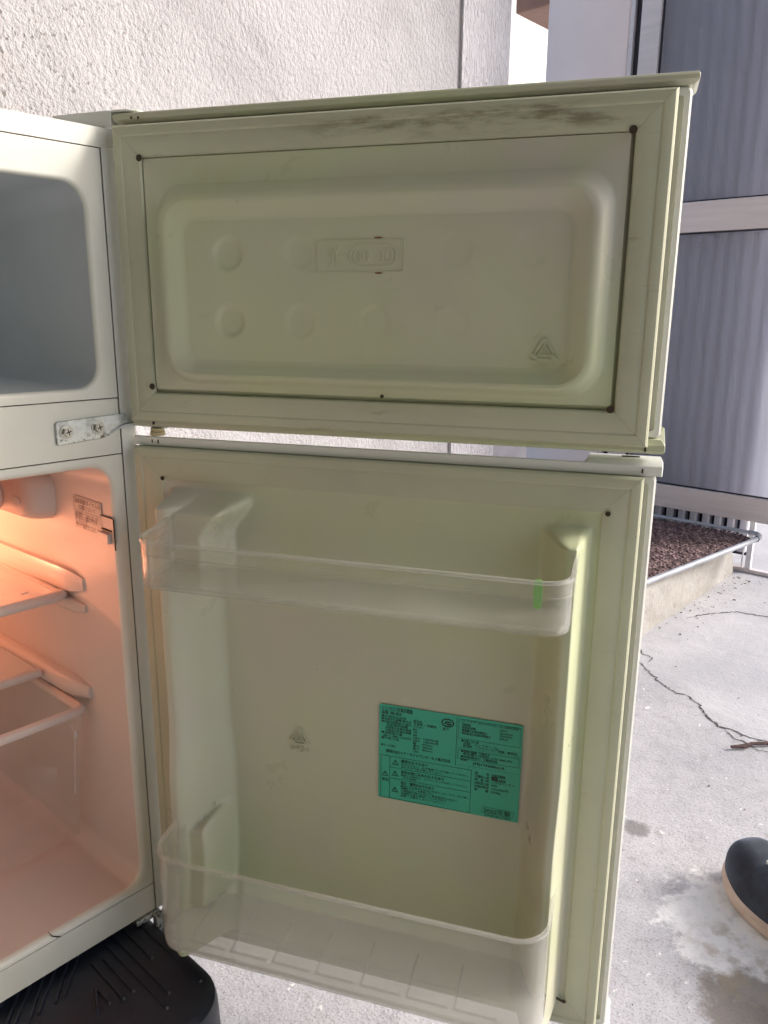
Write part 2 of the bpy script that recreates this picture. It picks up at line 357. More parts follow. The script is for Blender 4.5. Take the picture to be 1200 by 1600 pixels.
mt = thing('doormat', 'brown coarse loop doormat with grey tube edging on the concrete step', 'doormat', (1.7, .2, .004))
# mat corner layout (ground coordinates): front edge runs from (1.36,.045) to (1.93,-.03)
MX0, MX1, MY1 = 1.25, 1.985, .72
def front_y(x): return .062 - .075*max(0, (x-1.35))/.6
base = MB()
base.add([(MX0, front_y(MX0)+.012, .006), (1.93, front_y(1.93)+.004, .006), (MX1-.02, .03, .006), (MX1-.012, MY1, .006), (MX0, MY1, .006)], [(0, 1, 2, 3, 4)])
base.obj('mat_base', M['mat'], mt, smooth=0)
lp = MB(); py = .0125; row = 0
yy = -.0
while yy < MY1:
    xx = MX0 + (row % 2)*.0085
    while xx < MX1-.012:
        if yy > front_y(xx)+.012 and not (xx > 1.93 and yy < .03):
            s = random.uniform(.55, 1.25); jx, jy = random.uniform(-.003, .003), random.uniform(-.0025, .0025); hgt = .0034*s + .006
            # one loop of coarse yarn: a small arch with rounded shoulders
            a = .0076*s; b = .0044*s; X, Y = xx+jx, yy+jy; tl = random.uniform(-.0022, .0022)
            lp.add([(X-a, Y-b, .006), (X+a, Y-b, .006), (X+a, Y+b, .006), (X-a, Y+b, .006), (X-a*.55+tl, Y-b*.5, hgt), (X+a*.55+tl, Y-b*.5, hgt), (X+a*.55+tl, Y+b*.5, hgt), (X-a*.55+tl, Y+b*.5, hgt)],
                   [(0, 1, 5, 4), (1, 2, 6, 5), (2, 3, 7, 6), (3, 0, 4, 7), (4, 5, 6, 7)])
        xx += .017
    yy += .0118; row += 1
lp.obj('mat_loops', M['mat'], mt, kind='stuff', smooth=0)
tp = [(MX0, front_y(MX0), .012)] + [(x_, front_y(x_) + .003*math.sin(x_*9), .012+.003*math.sin(x_*7)) for x_ in np.linspace(1.3, 1.9, 16)]
tp += [(1.940, -.0115, .0135), (1.964, -.006, .0135), (1.979, .008, .0135), (1.985, .03, .013)]
MB().tube(tp, .0072, 12).obj('tube_edging', M['tube'], mt)
MB().tube([(1.985, .031, .013), (1.986, .3, .012), (1.986, MY1, .012)], .0055, 8).obj('edge_bar', M['tube'], mt)
MB().tube([(1.9215, -.0098, .0132), (1.9235, -.0101, .0132)], .0092, 12).obj('joint_band', M['slot'], mt)
# passage beyond the wall: low block wall and neighbouring house
bw = MB()
o = MB().box(1.86, 3.6, 1.30, 1.42, G, .42).obj('low_block_wall', M['block'], bevel=.004)
o['label'] = 'low dark grey block wall in the bright passage seen between the doors'; o['category'] = 'wall'
nh = thing('neighbour_house', 'sunlit white neighbouring house with a brown eave past the passage', 'house', (6.5, 3.2, G))
MB().box(3.4, 14, 3.2, 6, G, 3.3).obj('wall', M['house_w'], nh)
ev = MB(); ev.box(4.5, 5.6, 1.2, 2.6, 2.53, 2.75); ev.box(4.42, 5.6, 1.2, 2.66, 2.751, 2.80)
ev.obj('eave', M['soffit'], nh, bevel=.01)
# carport added out of view to darken the door face
LIGHT_BLOCKER = True
if LIGHT_BLOCKER:
    cp = thing('light_blocker', 'unseen roof and walls added to shade the refrigerator door', 'blocker', (-1.5, -1.5, G))
    MB().box(-1.75, -1.6, -2.6, WY+.15, G, 2.45).obj('blocker_side', M['blocker_w'], cp)
    MB().box(-1.6, -.75, -2.6, -2.45, G, 2.45).obj('blocker_rear', M['blocker_w'], cp)
    MB().box(-1.75, .75, -2.6, WY+.15, 2.451, 2.53).obj('blocker_top', M['roof'], cp)

# ------------------------------------------------------------------ refrigerator
FR = thing('refrigerator', 'white two door refrigerator standing with both doors open and its lamp lit', 'refrigerator', (-.2275, .2, 0))
H = .7733; XL = -.455; D = .46
FZ0, FZ1 = .5474, .757; RZ0, RZ1 = .0332, .4962; SE = .0055
# steel shell: five thin sheets with a folded front edge
sh = MB()
sh.box(.005, .0112, .0130, D, 0, H); sh.box(XL, XL+.006, .001, D, 0, H); sh.box(XL+.0061, .0049, .001, D, H-.006, H)
sh.box(XL+.0061, -.0061, D-.006, D, 0, H-.0061); sh.box(XL+.0061, -.0061, .004, D-.0061, 0, .006)
sh.obj('cabinet_shell', M['shell'], FR, bevel=.0012)
MB().box(XL, XL+SE-.0006, -.001, .0009, 0, H).obj('shell_edge', M['shell'], FR); b = MB(); Rl = .004; b.loft([[(-SE+.0007, -.0012, z)] + [(.0075+Rl*math.sin(a), -.0012+Rl*(1-math.cos(a)), z) for a in np.linspace(0, PI/2, 6)] + [(.0085, .0125, z), (-SE+.0007, .0012, z)] for z in (0, FZ1+.0006)], True, True); b.obj('shell_edge', M['shell'], FR, smooth=50)
# front pieces with hairline gaps over a dark gap strip
gp = .0005
X0, X1 = XL+SE, -SE
top = MB(); top.add([(XL, -.0008, H), (.0085, -.0008, H), (.0085, -.0008, FZ1+.0013), (X1, -.0008, FZ1+gp), (X0, -.0008, FZ1+gp), (XL, -.0008, FZ1-.004)]
    + [(XL, .0008, H), (.0085, .0008, H), (.0085, .0008, FZ1+.0013), (X1, .0008, FZ1+gp), (X0, .0008, FZ1+gp), (XL, .0008, FZ1-.004)],
    [(0, 1, 2, 3, 4, 5), (11, 10, 9, 8, 7, 6)] + [(i, i+6, (i+1) % 6+6, (i+1) % 6) for i in range(6)])
top.obj('top_trim', M['frame'], FR, smooth=0)

def liner(name, rect, op, r, depth, taper, mats, fil):
    """front plate with a rounded opening whose lip rolls into the cavity behind it"""
    b = MB(); L = [loop_y(rect, .0002, .0012, 8), loop_y(rect, .0006, -.0008, 8)]
    for k in range(0, 6):
        a = PI/2*k/5; g = fil*(1-math.sin(a)); L.append(loop_y(inset(op, -g), r+g*.8, -.0008+fil*(1-math.cos(a)), 8))
    b.loft(L)
    back = inset(op, taper)
    C_ = [L[-1], loop_y(inset(op, taper*.9), r+.004, depth*.9, 8), loop_y(inset(back, .006), r, depth*.98, 8), loop_y(inset(back, .02), r, depth, 8)]
    b.loft(C_, False, True, mi=1); return b.obj(name, mats, FR, smooth=50)
liner('freezer_liner', (X0+gp, X1-gp, FZ0+gp, FZ1-gp), (XL+.0225, -.0225, .5575, .7275), .020, .30, .010, [M['frame'], M['freezer']], .004)
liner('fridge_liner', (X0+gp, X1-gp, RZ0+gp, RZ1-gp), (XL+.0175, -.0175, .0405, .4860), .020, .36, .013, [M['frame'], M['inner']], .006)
MB().box(X0+gp, X1-gp, -.0008, .001, RZ1+gp, FZ0-gp).obj('middle_trim', M['frame'], FR, bevel=.0003)
MB().box(X0+gp, X1-gp, -.0008, .001, .001, RZ0-gp).obj('bottom_trim', M['frame'], FR, bevel=.0003)
gpb = MB()
for z in (RZ0, RZ1, FZ0): gpb.box(X0, X1, .0011, .003, z-.003, z+.003)
gpb.box(-SE-.001, -SE+.002, .0011, .003, 0, FZ1); gpb.box(X0, X1, .0011, .003, FZ1-.002, FZ1+.003)
gpb.obj('seam_filler', M['hole'], FR, smooth=0)
MB().tube([(-.118, .004, .0425), (-.1165, -.0012, .0395), (-.112, -.0022, .0365), (-.1085, -.0016, .0340)], [.0002, .0006, .0007, .0003], 6).obj('lip_crack', M['hole'], FR)
# interior: wall profile x at depth y
def wx(y): return -.0175 - .013*(y/.36)
# ledges on the right wall (rounded rails) and the fittings on them
def ledge(z, y0, y1, h, p):
    b = MB(); L = []
    for t in np.linspace(0, 1, 14):
        y = y0 + (y1-y0)*t; k = math.sqrt(max(0, 1-(1-min(1, t/.16))**2)); k = max(k, .30)
        x = wx(y); L.append([(x+.004, y, z-h/2*k**.5), (x-p*k*.7, y, z-h/2*k**.5), (x-p*k, y, z-h/4*k), (x-p*k, y, z+h/4*k), (x-p*k*.7, y, z+h/2*k**.5), (x+.004, y, z+h/2*k**.5)])
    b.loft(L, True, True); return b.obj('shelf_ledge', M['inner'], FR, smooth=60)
ledge(.356, .066, .34, .024, .008); ledge(.330, .066, .34, .014, .008)
ledge(.236, .070, .34, .022, .012)
# upper shelf: plate with a rolled front edge
b = MB(); b.box(XL+.03, wx(.1)-.0135, .100, .335, .3395, .3435); shelf_ = b.obj('glass_shelf', M['frost'], FR, bevel=.0004)
b = MB(); b.box(wx(.1)-.0132, wx(.1)-.0088, .100, .335, .3393, .3450)
b.tube([(XL+.04, .094, .3405), (wx(.09)-.016, .094, .3405), (wx(.09)-.009, .097, .3405), (wx(.1)-.0085, .104, .3405)], [.0058, .0058, .0052, .0045], 10)
b.obj('shelf_trim', M['inner'], shelf_)
MB().box(-.062, -.0535, .118, .121, .3437, .3441).obj('shelf_mark', M['white'], FR)
# drawer with a clear front and its lid shelf
MB().box(XL+.03, wx(.2)-.0145, .156, .335, .2365, .2415).obj('drawer_cover', M['frost'], FR, bevel=.0004); b = MB(); b.tube([(XL+.03, .150, .239), (wx(.2)-.013, .150, .239)], .0052, 8)
b.obj('cover_trim', M['inner'], FR)
dx1 = wx(.09)-.011; dr = MB()
dr.tube([(XL+.03, .070, .2205), (dx1-.006, .070, .2205), (dx1-.001, .0735, .2205), (dx1, .08, .2205), (dx1-.003, .30, .2205)], .0052, 8)
drawer = dr.obj('vegetable_drawer', M['inner'], FR)
b = MB(); b.add([(XL+.03, .071, .216), (dx1, .071, .216), (dx1-.006, .094, .062), (XL+.03, .094, .062)], [(0, 1, 2, 3)])
b.add([(dx1+.0, .0712, .216), (dx1-.004, .30, .216), (dx1-.010, .30, .062), (dx1-.006, .0942, .062)], [(0, 1, 2, 3)])
b.obj('drawer_wall', M['clear2'], drawer, smooth=0)
b = MB(); b.tube([(dx1-.012, .0725, .206), (dx1-.009, .0745, .194), (dx1-.010, .085, .12)], .0009, 6); b.box(dx1-.0105, dx1-.0075, .0722, .074, .190, .199); b.obj('drawer_moulding', M['inner'], drawer)
# thermostat and lamp housing on the right wall
b = MB(); L = []
for dpt, q in ((0, 0), (.010, .002), (.018, .006), (.023, .012), (.0255, .018)):
    rect = (.108+q, .36-q, .415+q*.35, .466-q*.35)
    L.append([(wx(a)-.0-dpt, a, c) for a, c in rr(*rect, max(.018-q*.3, .008), 6)])
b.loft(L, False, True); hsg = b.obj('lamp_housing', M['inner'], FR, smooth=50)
b = MB(); b.loft([[(wx(.15)-.0251, .142+a, .436+c) for a, c in [(.013*math.cos(t), .0045*math.sin(t)) for t in np.linspace(0, 2*PI, 20, endpoint=False)]],
    [(wx(.15)-.0258, .141+a, .436+c) for a, c in [(.012*math.cos(t), .0040*math.sin(t)) for t in np.linspace(0, 2*PI, 20, endpoint=False)]]], False, True); b.obj('screw_recess', M['freezer'], hsg)
b = MB(); b.disc((wx(.2)-.0245, .186, .439), .0195, (-1, 0, 0), .009, 28); b.disc((wx(.2)-.0336, .186, .439), .014, (-1, 0, 0), .006, 24); knob = b.obj('dial', M['inner'], hsg, bevel=.0008)
b = MB()
for t in np.linspace(-2.3, .6, 8):
    c_, s_ = math.cos(t), math.sin(t); px, pz = .186-.0168*c_*.99, .439+.0168*s_
    b.add([(wx(.2)-.0337, px-.002*c_-.0006*s_, pz+.002*s_-.0006*c_), (wx(.2)-.0337, px+.002*c_-.0006*s_, pz-.002*s_-.0006*c_), (wx(.2)-.0337, px+.002*c_+.0006*s_, pz-.002*s_+.0006*c_), (wx(.2)-.0337, px-.002*c_+.0006*s_, pz+.002*s_+.0006*c_)], [(0, 1, 2, 3)])
b.obj('dial_mark', M['ink'], hsg, smooth=0)
lamp = bpy.data.lights.new('fridge_lamp', 'POINT'); lamp.energy = .95; lamp.color = (1, .36, .19); lamp.shadow_soft_size = .012
lo = bpy.data.objects.new('fridge_lamp', lamp); COL.objects.link(lo); lo.location = (-.175, .300, .394)
MB().box(-.0865, -.0845, .100, .345, .408, .470).obj('lamp_blocker', M['inner'], hsg, bevel=.0006)  # plate added out of view to keep lamp light off the housing face
# door switch slot on the wall near the front
b = MB()
xs_ = lambda y: wx(y)-.0006
b.add([(xs_(-.004)-.001, .000, .4105), (xs_(.022), .024, .4105), (xs_(.022), .024, .4355), (xs_(-.004)-.001, .000, .4355)], [(0, 1, 2, 3)]); sw = b.obj('switch_plate', M['inner'], FR, smooth=0)
b = MB(); b.box(xs_(.012)-.0015, xs_(.012)-.0004, .004, .022, .4225, .4237)
b.box(xs_(.0)-.0014, xs_(.0)-.0004, -.0002, .0006, .405, .4355); b.box(xs_(.012)-.0010, xs_(.012)-.0003, .0, .024, .4354, .4360)
b.obj('switch_slot', M['hole'], sw, smooth=0)
b = MB(); b.box(xs_(.012)-.0045, xs_(.012)-.0004, .006, .024, .4105, .4205); b.obj('switch_button', M['inner'], sw, bevel=.0008)
# paper label beside the dial (reads along -y)
def label_mesh(name, mats, parent, mw, w_, h_, items, boxes=(), r=.0015):
    b = MB(); b.loft([[(a, c, 0) for a, c in rr(0, w_, -h_, 0, r, 3)], [(a, c, .0003) for a, c in rr(0, w_, -h_, 0, r, 3)]], True, True)
    for (x, y, size, s, xs) in items:
        v, f = text_data(s, size, xs=xs); b.add([(x+p[0], y+p[1], .00045) for p in v], f, 1)
    for (x0, x1, y0, y1) in boxes: b.add([(x0, y0, .00045), (x1, y0, .00045), (x1, y1, .00045), (x0, y1, .00045)], [(0, 1, 2, 3)], 1)
    return b.obj(name, mats, parent, mw, smooth=0)
def outline(x0, x1, y0, y1, t): return [(x0, x1, y0, y0+t), (x0, x1, y1-t, y1), (x0, x0+t, y0+t, y1-t), (x1-t, x1, y0+t, y1-t)]
ax = Vector((wx(.020)-wx(.074), -.054, 0)).normalized()
mwl = Matrix(((ax.x, 0, 0, wx(.072)-.0006), (ax.y, 0, -1, .072), (0, 1, 0, .4485), (0, 0, 0, 1)))
nx = ax.cross(Vector((0, 0, 1))); mwl[0][2], mwl[1][2], mwl[2][2] = nx.x, nx.y, nx.z
mwl = mwl @ Matrix.Rotation(math.radians(-1.5), 4, 'Z')
lab = [(.003, -.0065, .0052, '温度調節ダイヤルの', 1.0), (.010, -.0122, .0052, '位置について', 1.0)]
for k, s in enumerate(('温度調節ダイヤルは「中」の位', '置を目安に、季節や周囲の温', '度に合わせて調節してくださ', 'い。冷えすぎる', '場合は温度調節ダイヤルを「弱」', 'にして、使用してください。')): lab.append((.003, -.0178-.0028*k, .0029, s, 1.05))
label_mesh('notice_label', [M['sticker_w'], M['ink2']], FR, mwl, .051, .036, lab, outline(.0012, .0498, -.0143, -.0012, .0003))

# hinges
b = MB(); n_ = 8
P0 = [(-.0665, -.0011, .5335), (-.0665, -.0011, .5105)]
pl_ = [(-.0672, .5122), (-.0662, .5108), (-.026, .5128), (-.022, .5135), (-.013, .5178), (-.004, .5232), (0., .5240), (.0, .5325), (-.004, .5333), (-.065, .5312), (-.0672, .5296)]
b.loft([[(x, -.0010, z) for x, z in pl_], [(x, -.0034, z) for x, z in pl_]], True, True)
ds_, ns_ = Vector((0.42298, -0.90614, 0)), Vector((-0.90614, -0.42298, 0)); OR_ = Vector((-.0034, -.0154, 0))
# tongue: from the lower edge of the plate out to the pivot
tg = [(-.020, -.0036, .5140), (-.012, -.0046, .5182), (-.004, -.0060, .5215), (.004, -.0090, .5222), (.009, -.016, .5214)]
piv = OR_ + ds_*.0185 - ns_*.014; tg.append((piv.x, piv.y-.004, .5206)); tg.append((piv.x+.004, piv.y-.010, .5204))
L = []
for i, p in enumerate(tg):
    p = Vector(p); t = (Vector(tg[min(i+1, len(tg)-1)]) - Vector(tg[max(i-1, 0)])).normalized(); q = Vector((t.y, -t.x, 0)).normalized()*-1
    wd = .006 + .004*min(1, i/3)
    L.append([p, p+q*wd*2, p+q*wd*2+Vector((0, 0, .0022)), p+Vector((0, 0, .0022))])
b.loft(L, True, True)
mh = b.obj('middle_hinge', M['zinc'], FR, bevel=.0006)
for (x, z) in ((-.0580, .5220), (-.0288, .5232)):
    b = MB(); b.disc((x, -.0034, z), .0062, (0, -1, 0), .0008, 24)
    b.loft([[(x+.0046*math.cos(a), yv, z+.0046*math.sin(a)) for a in (PI/3*k+.3 for k in range(6))] for yv in (-.0042, -.0070)], True, True)
    b.disc((x, -.0070, z), .0036, (0, -1, 0), .0006, 16)
    bo = b.obj('bolt', M['screw'], mh, bevel=.0002)
    b = MB()
    for a in (.25, .25+PI/2):
        c_, s_ = math.cos(a), math.sin(a)
        b.add([(x+c_*k1*.0026-s_*k2*.0005, -.0077, z+s_*k1*.0026+c_*k2*.0005) for k1, k2 in ((-1, -1), (1, -1), (1, 1), (-1, 1))], [(0, 1, 2, 3)])
    b.add([], []); b.obj('bolt_slot', M['hole'], mh, smooth=0)
b = MB(); b.disc((piv.x, piv.y, .5136), .0068, (0, 0, 1), .0035, 20); b.disc((piv.x, piv.y, .5172), .0062, (0, 0, 1), .0034, 20); b.obj('pivot_washer', M['brass'], mh, bevel=.0004)
# bottom hinge under the lower door
b = MB(); b.box(-.03, -.002, -.004, .004, -.006, -.0005); b.loft([[(-.012, -.004, z), (.006, -.008, z), (.022, -.040, z), (.014, -.050, z), (.004, -.046, z), (-.006, -.018, z)] for z in (-.0225, -.0255)][::-1], True, True)
b.box(-.012, .004, -.012, -.0045, -.0225, -.001); b.obj('bottom_hinge', M['zinc'], FR, bevel=.0008)
# top hinge and its cover plate
def dl(u, w_, z): p = OR_ + ds_*u + ns_*w_; return (p.x, p.y, z)
b = MB(); pts = [(-.066, -.013), (-.0045, -.0085), (-.0045, -.040), (-.066, -.040)]
b.loft([[dl(u, w_, z) for u, w_ in pts] for z in (.7745, .7868)], True, True)
pts = [(-.0045, -.0085), (.012, -.0085), (.019, -.013), (.021, -.021), (.018, -.034), (-.0045, -.040)]
b.loft([[dl(u, w_, z) for u, w_ in pts] for z in (.7850, .7868)], True, True); b.obj('hinge_cover', M['shell'], FR, bevel=.0010)
b = MB(); b.disc(dl(.012, -.02, .7838), .006, (0, 0, 1), .0010, 16); b.obj('top_hinge', M['zinc'], FR)

# ------------------------------------------------------------------ doors, built in door space: u along the door, z up, w towards the inside
DM = Matrix(((ds_.x, 0, ns_.x, OR_.x), (ds_.y, 0, ns_.y, OR_.y), (0, 1, 0, 0), (0, 0, 0, 1)))
U1 = .4540
def shell(name, z0, z1, mw=DM):
    b = MB(); R = (-.0005, U1, z0, z1)
    bk = lambda d, k: (R[0]+.0335*(1-math.cos(k*PI/2))+d, R[1]-d, R[2]+d, R[3]-d)
    b.loft([loop_w(R, .004, -.0135), loop_w(R, .004, -.018)] + [loop_w(bk(0, k/7), .004, -.018-.0285*math.sin(k/7*PI/2)) for k in range(1, 8)] + [loop_w(bk(.004, 1), .005, -.0500), loop_w(bk(.010, 1), .005, -.0510)], False, True)
    b.loft([loop_w(R, .004, -.0135), loop_w(inset(R, .0015), .003, -.0120), loop_w(inset(R, .0052), .003, -.0120), loop_w(inset(R, .0056), .003, -.0150), loop_w(inset(R, .02), .003, -.0150)])
    return b.obj(name, M['shell'], FR, mw, smooth=40)
def gasket(rect, wid, parent, wend=-.0055):
    b = MB(); pr = [(.0042, -.0150), (.0010, -.0128), (.0002, -.0105), (.0022, -.0085), (.0002, -.0058), (.0000, -.0040), (.0005, -.0021), (.0019, -.0006), (.0042, 0), (.0085, 0), (.0098, -.0008), (.0112, -.0004), (wid-.006, -.0008), (wid-.0012, -.0016), (wid-.0002, -.0030), (wid, wend)]
    n = len(pr); vs = []; fs = []
    # mitred corners: four separate strips per profile point
    loops = [[(rect[0]+d, rect[2]+d, w_), (rect[1]-d, rect[2]+d, w_), (rect[1]-d, rect[3]-d, w_), (rect[0]+d, rect[3]-d, w_)] for d, w_ in pr]
    for side in range(4):
        A = [loops[k][side] for k in range(n)]; B = [loops[k][(side+1) % 4] for k in range(n)]
        o = len(vs)
        for a_, b_ in zip(A, B):
            a_, b_ = Vector(a_), Vector(b_); t = (b_-a_).normalized()*.00007; vs += [tuple(a_+t), tuple(b_-t)]
        fs += [(o+2*k, o+2*k+1, o+2*k+3, o+2*k+2) for k in range(n-1)]
    b.add(vs, fs); g = b.obj('gasket', M['gasket'], parent, DM, smooth=28)
    b = MB(); b.loft([[(x_, z_, w_-.0012) for x_, z_, w_ in loops[k]] for k in range(5, n)]); b.obj('gasket_backing', M['hole'], parent, DM, smooth=0)
    return g
def holes(pts, parent, r_=.0028):
    for k, (u, z) in enumerate(pts):
        b = MB()
        L = [[(u+rr_*math.cos(2*PI*i/16), z+rr_*math.sin(2*PI*i/16), w_) for i in range(16)] for rr_, w_ in ((r_, .0004), (r_*.86, .0006), (r_*.8, .0002))]
        b.loft(L, False, True); b.obj('screw_hole', M['hole'], parent, DM)
# --- freezer door
fd = shell('freezer_door', .5335, .7755)
def cap(z0, z1, parent, up_, grip=False):
    a0, a1 = -.0030, U1+.0038; zt = z1 if up_ else z0; zi = z0 if up_ else z1
    def plan(d):
        P = [(a0+d, -.0085-d), (a0+d, -.018)] + [(a0+d+.034*(1-math.cos(k/6*PI/2)), -.018-(.034-d)*math.sin(k/6*PI/2)) for k in range(1, 7)] + [(a1-d-.006, -.052+d), (a1-d, -.046), (a1-d, -.0085-d)]
        return P
    b = MB(); b.loft([[(u, zz+(0 if up_ else (.0102 if parent is fd else .002)*min(1, (-.0085-w_)/.043)*(zz < zi-.001)), w_) for u, w_ in plan(d)] for d, zz in ((.003, zi), (.0, zi+(zt-zi)*.35), (.0, zt-(zt-zi)*.2), (.0012, zt))], True, True)
    return b
cap(.7760, .7840, fd, True).obj('top_cap', M['liner'], fd, DM, smooth=30, bevel=.0006)
cap(.5215, .5330, fd, False).obj('bottom_cap', M['liner'], fd, DM, smooth=30, bevel=.0006)
GR = (.0, .4450, .5275, .7733); gasket(GR, .0262, fd)
IR = (.0266, .4166, .5555, .7470)
b = MB()
Ls = [loop_w((IR[0]-.002, IR[1]+.002, IR[2]-.002, IR[3]+.002), .001, -.0075, 8), loop_w((IR[0], IR[1], IR[2]+.0012, IR[3]), .002, -.0055, 8), loop_w((IR[0]+.0006, IR[1]-.0006, IR[2]+.0018, IR[3]-.0006), .002, -.0035, 8)]
o0 = (.0375, .4095, .5625, .7265); o1 = (.0450, .4015, .5680, .7160)
Ls += [loop_w(o0, .026, -.0030, 8), loop_w(inset(o0, .0020), .026, -.0015, 8), loop_w(inset(o1, -.001), .026, .0068, 8), loop_w(inset(o1, .0018), .025, .0088, 8), loop_w(inset(o1, .0045), .024, .0094, 8)]
i0 = (.0540, .3920, .5735, .7080); i1 = (.0610, .3855, .5790, .7010)
Ls += [loop_w(inset(i0, -.003), .020, .0094, 8), loop_w(i0, .019, .0085, 8), loop_w(i1, .016, .0030, 8), loop_w(inset(i1, .0025), .015, .0014, 8), loop_w(inset(i1, .006), .012, .0010, 8)]
b.loft(Ls)
FL = inset(i1, .0052); nu, nz = 170, 64
us = np.linspace(FL[0], FL[1], nu); zz = np.linspace(FL[2], FL[3], nz); UU, ZZ = np.meshgrid(us, zz, indexing='ij')
WW = np.full_like(UU, .0012)
for cu in (.1045, .1680, .2315, .2950, .3520):
    for cz in (.670, .6165):
        if cz > .65 and .18 < cu < .26: continue
        rad = np.sqrt((UU-cu)**2+(ZZ-cz)**2); WW -= (.0026 if cu < .12 else .0011 if cu < .2 else .0006)*sstep(.0142, .0095, rad)
WW += .0003*np.array([[noise.noise(Vector((u*14, z*14, 3))) for z in zz] for u in us])
b.add(list(zip(UU.ravel().tolist(), ZZ.ravel().tolist(), WW.ravel().tolist())), [(i*nz+j, (i+1)*nz+j, (i+1)*nz+j+1, i*nz+j+1) for i in range(nu-1) for j in range(nz-1)])
fl_o = b.obj('inner_liner', M['liner'], fd, DM, smooth=60)
holes(((.0262, .7466), (.4172, .7475), (.4162, .5552), (.0252, .5592)), fd)
b = MB(); b.disc((.2375, .5583, -.0008), .0016, (0, 0, 1), .0006, 12); b.obj('screw_hole', M['hole'], fd, DM)
# moulded relief marks: star panel and recycling triangle with PS
def emboss_ring(b, loopfn, t, w0, h):
    b.loft([loopfn(0, w0-.0005), loopfn(.0002, w0+h), loopfn(t, w0+h), loopfn(t+.0002, w0-.0005)])
b = MB(); w0 = .0012
emboss_ring(b, lambda d, w_: loop_w(inset((.1835, .2555, .6545, .6795), d), .002, w_), .0009, w0, .0007)
emboss_ring(b, lambda d, w_: loop_w(inset((.2105, .2500, .6585, .6755), d), .0075, w_, 8), .0012, w0, .0007)
for k in range(6):
    a = PI/3*k + .05; c_, s_ = math.cos(a), math.sin(a); cx, cz = .1985, .667
    b.add([(cx+c_*r_-s_*t, cz+s_*r_+c_*t, w_) for w_ in (w0-.0004, w0+.0008) for r_, t in ((.0015, -.0007), (.0085, -.0007), (.0085, .0007), (.0015, .0007))], [(0, 1, 2, 3), (4, 5, 6, 7), (0, 1, 5, 4), (1, 2, 6, 5), (2, 3, 7, 6), (3, 0, 4, 7)])
for cx in (.217, .2245, .236, .2435):
    emboss_ring(b, lambda d, w_, cx=cx: [(cx+(.0030-d)*math.cos(t), .667+(.0050-d)*math.sin(t), w_) for t in np.linspace(0, 2*PI, 16, endpoint=False)], .0008, w0, .0006)
b.obj('star_mark', M['liner'], fd, DM, smooth=30)
def recycle(b, cx, cz, s, w0, txt, num):
    h = .0014
    V = [Vector((cx+s*math.cos(a), cz+s*.98*math.sin(a)-.0)) for a in (PI/2, PI/2+2*PI/3, PI/2+4*PI/3)]
    for i in range(3):
        A, B = V[i], V[(i+1) % 3]; t = (B-A).normalized(); n2 = Vector((-t.y, t.x))
        a_, b_ = A+t*s*.16, B-t*s*.36
        for off in (0, s*.26):
            q = [a_+n2*off+t*off*.3, b_+n2*off, b_+n2*(off+s*.075), a_+n2*(off+s*.075)+t*off*.3]
            b.add([(p.x, p.y, w_) for w_ in (w0-.0004, w0+h) for p in q], [(0, 1, 2, 3), (4, 5, 6, 7), (0, 1, 5, 4), (1, 2, 6, 5), (2, 3, 7, 6), (3, 0, 4, 7)])
        tip = [B-t*s*.36-n2*s*.12, B-t*s*.05+n2*s*.16, B-t*s*.36+n2*s*.46]
        b.add([(p.x, p.y, w_) for w_ in (w0-.0004, w0+h) for p in tip], [(0, 1, 2), (3, 4, 5), (0, 1, 4, 3), (1, 2, 5, 4), (2, 0, 3, 5)])
    for s_, size, x, z in ((num, s*.75, cx, cz-s*.28), (txt, s*.72, cx, cz-s*1.18)):
        v, f = text_data(s_, size, extrude=.0005, align='CENTER'); b.add([(x+p[0], z+p[1], w0+.0003+p[2]) for p in v], f)
b = MB(); recycle(b, .3655, .5965, .0125, .0012, '>PS<', '6'); b.obj('recycling_mark', M['liner'], fd, DM, smooth=25)
M['rust'] = NT('rust_stain', (.20, .09, .05), .7).m
for (u, z, a) in ((.2345, .6802, .0035), (.2350, .6540, .0035)):
    b = MB(); b.add([(u+a*math.cos(t), z+.0007*math.sin(t), .00225) for t in np.linspace(0, 2*PI, 12, endpoint=False)], [tuple(range(12))]); b.obj('stain_spot', M['rust'], fd, DM, smooth=0)
# clip nubs at the cap ends
def nubs(parent, pts, mat='hole'):
    for (u0, u1, z0, z1) in pts: MB().box(u0, u1, z0, z1, -.0090, -.0078).obj('cap_slot', M[mat], parent, DM)
nubs(fd, ((.0175, .0195, .5240, .5275), (.443, .4445, .5235, .5275), (.0150, .0162, .7785, .7805), (.0215, .0227, .7782, .7802)))

# --- refrigerator door
rd = shell('refrigerator_door', -.0130, .5045)
b = MB(); a0, a1 = -.0030, U1+.0038
L = []
prof_c = lambda u: .5172 if (u < .010 or u > .402) else (.5165 if u > .400 else .5135)
uu = [a0, a0+.0006, .001, .004, .010, .0125, .022, .032, .20, .3995, .4020, .4400, a1-.003, a1-.0006, a1]
for u in uu:
    zt = .5160 if u > .4015 else .5122
    e = .0012 if u in (a0, a1) else 0
    bw_ = -.052 if u > .034 else -.018-.034*math.sqrt(max(0, 1-((.034-(u-a0))/.034)**2))
    kb = (bw_+.0087)/(-.0433)
    L.append([(u, .5050, -.0087-e), (u, .5125-e, -.0075-e), (u, .5135-e, -.0088), (u, zt-e, -.014), (u, zt-.0040-e if u < .4 else zt-e, -.0087-.0133*max(kb, .5)), (u, (zt-.0075-e) if u < .4 else zt-.002-e, -.0087-.0393*kb), (u, .5050, bw_+e)])
b.loft(L, True, True); tcap = b.obj('top_cap', M['shell'], rd, DM, smooth=40)
